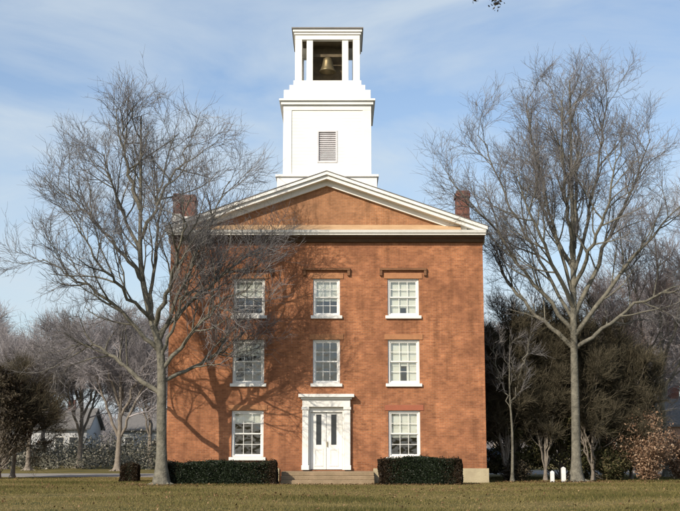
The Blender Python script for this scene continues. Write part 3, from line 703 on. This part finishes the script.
evergreen('evergreen_tree', (8.9, 4.4, 0), 6.8, 1.75, 1.6, .5, 210, 210, 'dark evergreen nearest the right corner of the building', seed=31)
evergreen('evergreen_tree', (11.2, 5.0, 0), 7.5, 2.05, 1.8, .5, 260, 210, 'tallest dark evergreen, in the middle of the clump behind the bare trunk', seed=32)
evergreen('evergreen_tree', (13.2, 4.6, 0), 6.1, 1.7, 1.5, .4, 190, 210, 'dark evergreen at the right end of the clump beside the tan shrub', seed=33)
BR = dict(n=[12, 8], len=[1.7, .95], ang=[32, 36], rad=[.03, .015], seg=[5, 3], wan=.12, up=.08, fine=((4, .5, .009), (2, .3, .006)))
for k, (x, y, h, lab) in enumerate([(8.3, 3.2, 7.2, 'brown twiggy tree in front of the evergreen nearest the building'), (10.1, 3.2, 7.3, 'brown twiggy tree just left of the big bare trunk, in front of the dark evergreens'),
                                    (12.3, 3.2, 7.1, 'brown twiggy tree just right of the big bare trunk, in front of the dark evergreens'), (14.3, 4.2, 5.2, 'short brown twiggy tree at the right end of the dark evergreens')]):
    r_ = random.Random(70+k); lbs = []
    for j in range(7):
        a_ = j*.9+r_.random(); q_ = r_.uniform(.5, 1.5)
        lbs.append([(0, 0, .3), (math.cos(a_)*q_*.5, math.sin(a_)*q_*.5, h*.4), (math.cos(a_)*q_, math.sin(a_)*q_, h*r_.uniform(.72, .95))])
    bare_tree('brown_tree', (x, y, 0), [(0, 0, 0), (.05, 0, h*.5), (0, 0, h)], lbs, BR, lab, group='brown twiggy trees among the evergreens', barkm='bark2', twigm='twig_brown', seed=80+k, r0=.08, rl=.045)
evergreen('evergreen_tree', (-16.1, 6.0, 0), 5.3, 1.75, 1.8, 1.3, 130, 150, 'dark brown evergreen with a bare trunk at the far left edge', 'fir', seed=34, trunk_r=.26, leaf=.06, lean=-.4)
for k, (x, y) in enumerate([(-15.7, 7.4)]):
    bare_tree('brown_tree', (x, y, 0), [(0, 0, 0), (.1, 0, 2.5), (0, 0, 4.6)], [[(0, 0, 1.2), (-.9, 0, 3), (-2, 0, 4.0)], [(0, 0, 1.4), (.4, .2, 2.8), (.9, .3, 3.6)], [(0, 0, 1.6), (-.3, -.6, 3.2), (-.7, -1, 4.2)], [(0, 0, 1), (.6, 0, 2), (1.2, 0, 2.8)]], BR,
              'brown twiggy tree beside the dark evergreen at the far left edge', barkm='bark2', twigm='twig_brown', seed=95, r0=.12, rl=.05)
# tan shrub and other low plants
def shrub(name, loc, h, r, matn, label, seed, leaf=.06, n=14000, cat='shrub', group=None):
    g = np.random.default_rng(seed); rnd = random.Random(seed)
    root = empty(name, loc, label=label, cat=cat, group=group); tb_ = Tubes(); allP = []
    for s_ in range(34):
        a = g.uniform(0, 2*np.pi); q_ = g.uniform(.2, 1); hh = h*g.uniform(.6, 1.05)*(1-.35*q_*q_)
        P = smooth_path([(0, 0, 0), (math.cos(a)*q_*r*.4, math.sin(a)*q_*r*.4, hh*.5), (math.cos(a)*q_*r, math.sin(a)*q_*r, hh)], 7)
        tb_.add(P, np.linspace(.02, .006, 7), 3, g.uniform(0, 1))
        k = n//34; t = g.uniform(.12, 1, k); idx = (t*5.99).astype(int); base = P[idx] + (P[idx+1 if False else np.minimum(idx+1, 6)]-P[idx])*(t*5.99-idx)[:, None]
        allP.append(base+g.normal(0, 1, (k, 3))*np.array([.16, .16, .12])*(.6+.6*r/1.5))
    P2 = np.concatenate(allP); P2[:, 2] = np.maximum(P2[:, 2], .03); V, q = leaf_quads(P2, leaf, seed)
    tb_.build('stems', M['bark2'], root); npmesh('foliage', V, q, M[matn], root, col=np.repeat(g.uniform(0, 1, len(P2)), 4)); return root
shrub('dry_shrub', (14.7, 2.6, 0), 3.1, 1.5, 'tanleaf', 'tan dry-leaved shrub at the right, as tall as the ground floor windows', 41, n=9000)
shrub('dry_shrub', (17.0, 5.2, 0), 2.5, 1.2, 'tanleaf', 'smaller tan dry-leaved shrub at the right edge of the lawn', 42, n=6000)
shrub('low_shrub', (8.7, 2.6, 0), .9, .7, 'fir', 'low dark shrub at the foot of the thin young tree', 43, n=5000)
shrub('low_shrub', (13.2, 3.2, 0), 1.5, 1.0, 'yew', 'low dark green shrub between the evergreens and the tan shrub', 44, n=8000)

# ------------------------------------------------------------------ background
FT = dict(n=[11, 8], len=[2.3, 1.2], ang=[42, 42], rad=[.05, .022], seg=[4, 3], wan=.14, up=.06, split=0, fine=((2, .75, .012), (2, .42, .008)))
def far_proto(seed, h, label, loc):
    rnd = random.Random(seed); lbs = []
    for k in range(6):
        a = rnd.uniform(0, 6.28); r = rnd.uniform(1.2, 3.2); z = h*rnd.uniform(.18, .45)
        lbs.append([(0, 0, z), (math.cos(a)*r*.5, math.sin(a)*r*.5, z+(h-z)*.45), (math.cos(a)*r, math.sin(a)*r, h*rnd.uniform(.75, .97))])
    return bare_tree('distant_tree', loc, [(0, 0, 0), (.1, 0, h*.4), (-.1, .1, h)], lbs, FT, label, group='bare trees in the distance', twigm='twig_far', barkm='bark2', seed=seed, r0=.2, rl=.09)
pa = far_proto(51, 9.5, 'bare grey tree behind the driveway, right beside the small round shrub', (-13.6, 24, 0))
pb = far_proto(52, 8.0, 'bare grey tree between the dark evergreen and the white house', (-22.5, 30, 0))
def far_copy(p, x, y, s, rz, label):
    o = copy_tree(p); o.location = (x, y, 0); o.scale = (s, s, s); o.rotation_euler = (0, 0, rz); o['label'] = label
far_copy(pa, -18.0, 33, 1.05, 1.1, 'bare grey tree in front of the gap between the two pale houses')
far_copy(pb, -25.6, 40, 1.15, 2.3, 'bare grey tree in front of the white house')
far_copy(pa, -30.0, 38, 1.2, 3.0, 'bare grey tree partly behind the far left dark evergreen')
far_copy(pb, -15.0, 46, 1.1, 4.0, 'bare grey tree in front of the grey house, left of the brick building')
far_copy(pa, -38.0, 66, 1.5, 5.2, 'tall far bare tree beyond the white house')
far_copy(pb, -23.5, 80, 1.35, .4, 'far bare tree rising behind the two pale houses')
far_copy(pa, -11.5, 36, 1.1, .2, 'bare grey tree touching the left wall of the brick building in the view')
far_copy(pb, -19.8, 26, .95, 5.0, 'nearest bare tree beyond the driveway, midway between far left evergreen and building')
far_copy(pa, -33.0, 52, 1.3, 2.0, 'bare grey tree far left, seen through the dark evergreen')
far_copy(pb, -27.5, 60, 1.3, 1.0, 'bare grey tree just before the roof of the white house')
far_copy(pa, 20.0, 26, 1.25, 3.6, 'bare grey tree above the tan shrub, near the right border')
far_copy(pa, 23.0, 34, 1.15, .7, 'bare grey tree behind the tan shrub at the right edge')
far_copy(pb, 19.0, 44, 1.2, 2.9, 'bare grey tree seen above the right hand evergreen')
far_copy(pa, 14.0, 50, 1.2, 4.4, 'bare grey tree hidden low behind the middle evergreen')
far_copy(pb, 29.0, 50, 1.3, 5.5, 'bare grey tree far off at the right border beside the tan house')

# far woods as one mass of twigs, and scrub along the driveway
def woods():
    g = np.random.default_rng(61); rnd = random.Random(61); t_ = Tubes()
    for k in range(1500):
        x = g.uniform(-95, 95); y = g.uniform(105, 190); h = g.uniform(4, 8.5)
        t_.add(np.array([(x, y, 0), (x+g.normal(0, .2), y, h*.5), (x+g.normal(0, .5), y, h)]), [.12, .08, .03], 3, .2)
        for b in range(16):
            z = h*g.uniform(.15, .95); a = g.uniform(0, 6.28); l = g.uniform(1, 2.8)
            t_.add(np.array([(x, y, z), (x+math.cos(a)*l*.5, y+math.sin(a)*l*.5, z+l*.45), (x+math.cos(a)*l*.8, y+math.sin(a)*l*.8, z+l)]), [.05, .03, .015], 3, g.uniform(0, 1))
    return t_
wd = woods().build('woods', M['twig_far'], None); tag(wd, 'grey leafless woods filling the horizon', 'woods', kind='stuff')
def scrub():
    g = np.random.default_rng(62); P = []
    for k in range(420):
        s = g.choice([-1, 1], p=[.65, .35]); x = g.uniform(8.5, 62)*s; y = g.uniform(28, 62) ; r = g.uniform(.7, 1.9)
        n = 130; d = g.normal(size=(n, 3)); d /= np.linalg.norm(d, axis=1)[:, None]; d *= r*(g.uniform(0, 1, n)**.4)[:, None]; d[:, 2] = np.abs(d[:, 2])*1.1
        P.append(np.array([x, y, 0])+d)
    for k in range(150):
        x = g.uniform(-34, -8.5); y = g.uniform(44, 60); r = g.uniform(1.4, 3.0)*(.75 if -26 < x < -22 else 1); n = 230
        d = g.normal(size=(n, 3)); d /= np.linalg.norm(d, axis=1)[:, None]; d *= r*(g.uniform(0, 1, n)**.5)[:, None]; d[:, 2] = np.abs(d[:, 2])*1.15
        P.append(np.array([x, y, 0])+d)
    P = np.concatenate(P); V, q = leaf_quads(P, .10, 63); return V, q, np.repeat(g.uniform(0, 1, len(P)), 4)
V, q, tn = scrub(); tag(npmesh('scrub', V, q, M['scrub'], col=tn), 'low grey green scrub beyond the driveway', 'scrub', kind='stuff')

def house(loc, w, d, h, rh, wallm, label, wins, rz=0, side_gable=True):
    root = empty('house', loc, rz, label=label, cat='house')
    m = MB(); m.box(-w/2, w/2, 0, d, 0, h); m.prism_x([(0, h), (d, h), (d/2, h+rh)], -w/2, w/2); m.build('wall', M[wallm], root)
    m = MB(); t = .15
    m.prism_x([(-.4, h-.4*rh/(d/2)), (-.4, h-.4*rh/(d/2)+t), (d/2, h+rh+t), (d/2, h+rh+.01)][::-1], -w/2-.4, w/2+.4); m.prism_x([(d+.4, h-.4*rh/(d/2)), (d/2, h+rh+.01), (d/2, h+rh+t), (d+.4, h-.4*rh/(d/2)+t)][::-1], -w/2-.4, w/2+.4)
    rf = m.build('roof', M['shingle'], root); MB().box(w*.2, w*.2+.7, d/2-.3, d/2+.4, h+rh*.6, h+rh+1).build('chimney', M['brick_chimney'], rf)
    for x, z in wins:
        f = MB().box(x-.5, x+.5, -.05, -.005, z, z+.08).box(x-.5, x+.5, -.05, -.005, z+1.32, z+1.4).box(x-.5, x-.42, -.05, -.005, z+.08, z+1.32).box(x+.42, x+.5, -.05, -.005, z+.08, z+1.32).box(x-.42, x+.42, -.045, -.006, z+.67, z+.73).build('window', M['white'], root)
        MB().quad((x-.42, -.012, z+.08), (x+.42, -.012, z+.08), (x+.42, -.012, z+1.32), (x-.42, -.012, z+1.32)).build('pane', M['winglass'], f)
    dr = MB().box(-.45, .45, -.06, -.004, 0, 2.1).build('door', M['dark_brown'], root); MB().box(.3, .36, -.1, -.061, 1, 1.1).build('handle', M['brass'], dr)
house((-29.5, 68, 0), 9, 7, 3.4, 1.9, 'house_white', 'low white house with grey roof behind the trees at the far left', [(-3, 1.1), (-1.6, 1.1), (1.8, 1.1), (3.2, 1.1)])
house((-19.0, 72, 0), 7.5, 7, 3.3, 1.7, 'house_grey', 'low pale grey house behind bare trees just left of the brick building', [(-2.4, 1.1), (1.7, 1.1), (2.9, 1.1)])
house((24.5, 36, 0), 8, 7, 3.2, 2.0, 'house_tan', 'tan sided house behind the tan shrubs at the right edge', [(-3, 1.1), (-1.6, 1.1), (1.8, 1.1), (3, 1.1)])

# ------------------------------------------------------------------ small things
def post(x, y, h, w, label):
    m = MB(); m.box(-w/2, w/2, -w/2, w/2, 0, h-.05)
    b = len(m.v); a = w/2; m.v += [(-a, -a, h-.05), (a, -a, h-.05), (a, a, h-.05), (-a, a, h-.05), (0, 0, h+.02)]; m.f += [(b, b+1, b+4), (b+1, b+2, b+4), (b+2, b+3, b+4), (b+3, b, b+4)]
    o = m.build('marker_post', M['post'], bevel=.012); o.location = (x, y, 0); tag(o, label, 'post', 'white posts right of the building')
post(9.95, .6, .50, .17, 'shorter of the two white marker posts on the grass right of the building')
post(10.5, .9, .66, .19, 'taller of the two white marker posts on the grass right of the building')

def car(loc, rz, label):
    root = empty('parked_car', loc, rz, label=label, cat='car')   # rear faces -Y
    bm = bmesh.new()
    sec = [(-2.15, .55, .62, .95), (-2.05, .72, .35, 1.0), (-1.2, .86, .28, 1.02), (.6, .86, .28, .98), (1.4, .84, .28, .92), (2.1, .72, .35, .8), (2.2, .6, .5, .7)]
    rings = []
    for y, hw_, z0, z1 in sec:
        pts = [(-hw_*.92, z0), (-hw_, z0+.12), (-hw_*1.0, (z0+z1)/2), (-hw_*.94, z1), (0, z1+.03), (hw_*.94, z1), (hw_, (z0+z1)/2), (hw_, z0+.12), (hw_*.92, z0)]
        rings.append([bm.verts.new((x, y, z)) for x, z in pts])
    for a, b in zip(rings, rings[1:]):
        for i in range(9): bm.faces.new((a[i], a[(i+1) % 9], b[(i+1) % 9], b[i]))
    bm.faces.new(rings[0][::-1]); bm.faces.new(rings[-1])
    bmesh.ops.recalc_face_normals(bm, faces=bm.faces)
    me = bpy.data.meshes.new('body'); bm.to_mesh(me); me.materials.append(M['carpaint']); o = bpy.data.objects.new('body', me); COL.objects.link(o); o.parent = root
    md = o.modifiers.new('s', 'SUBSURF'); md.levels = 2; md.render_levels = 2
    for p in me.polygons: p.use_smooth = True
    m = MB(); b = [(-.74, -1.55, .99), (.74, -1.55, .99), (.74, .9, .97), (-.74, .9, .97)]; t = [(-.56, -1.0, 1.43), (.56, -1.0, 1.43), (.56, .1, 1.45), (-.56, .1, 1.45)]
    m.v = b+t; m.f = [(4, 5, 6, 7), (0, 1, 5, 4), (1, 2, 6, 5), (2, 3, 7, 6), (3, 0, 4, 7)]; m.build('cabin', M['carpaint'], root, .06)
    MB().quad((-.6, -1.535, 1.06), (.6, -1.535, 1.06), (.5, -1.08, 1.40), (-.5, -1.08, 1.40)).build('rear_window', M['winglass'], root)
    for s in (-1, 1):
        MB().box(*sorted((s*.46, s*.72)), -2.14, -2.04, .78, .9).build('tail_light', M['tail'], root, .02)
        for y in (-1.35, 1.35):
            m = MB(); m.lathe([(0.001, -.09), (.24, -.09), (.3, -.07), (.31, 0), (.3, .07), (.24, .09), (.001, .09)], 0, 0, 20); w_ = m.build('wheel', M['rubber'], root, smooth=True); w_.rotation_euler = (0, R(90), 0); w_.location = (s*.76, y, .31)
            m = MB(); m.lathe([(0.001, .096*s), (.17, .096*s), (.18, .08*s)], 0, 0, 16); r_ = m.build('rim', M['metal'], w_)
    MB().box(-.26, .26, -2.17, -2.12, .68, .80).build('licence_plate', M['plate'], root)
    MB().box(-.7, .7, -2.2, -2.02, .42, .56).build('bumper', M['rubber'], root, .03)
car((9.9, 20, 0), R(8), 'dark car parked behind the building, rear lights seen under the evergreens')

# tree standing right of the photographer; only a drooping bough tip enters the view
o_ = np.array([13.5, -26.0, 0])
root = empty('overhanging_tree', tuple(o_), label='tree whose drooping twig tips show at the top edge of the photo', cat='tree')
tb_ = Tubes(); P = smooth_path([(0, 0, 0), (.1, 0, 5), (-.1, .1, 10), (.1, 0, 16)], 20); tb_.add(P, np.linspace(.32, .08, 20), 12, .5)
Q = smooth_path([(-.05, .05, 9), (-3, .3, 12.3), (-6.3, .6, 13.4), (-8.7, .8, 12.9)], 18); tb_.add(Q, np.linspace(.12, .018, 18), 8, .5)
tb_.add(smooth_path([tuple(Q[-2]), (-9.05, .85, 12.55), (-9.15, .85, 12.16)], 6), np.linspace(.012, .006, 6), 4, .5)
tb_.add(smooth_path([tuple(Q[-1]), (-9.5, .8, 12.6), (-9.62, .8, 12.28)], 6), np.linspace(.012, .006, 6), 4, .5)
rnd = random.Random(9); tw_ = Tubes(); branches(rnd, tw_, tw_, P[9:], np.linspace(.2, .08, 11), 0, dict(CF, n=[6, 5], up=.12, fine=()))
tb_.build('trunk', M['bark2'], root, True); tw_.build('crown', M['twig'], root)
g = np.random.default_rng(3)
for c, r, n in (((-9.15, .85, 12.13), .085, 60), ((-9.62, .8, 12.26), .08, 60)):
    V, q = leaf_quads(np.array(c)+g.normal(size=(n, 3))*np.array([r*.7, r*.7, r*1.1]), .04, 5); npmesh('leaf_cluster', V, q, M['fir'], root, col=np.full(4*n, .2))
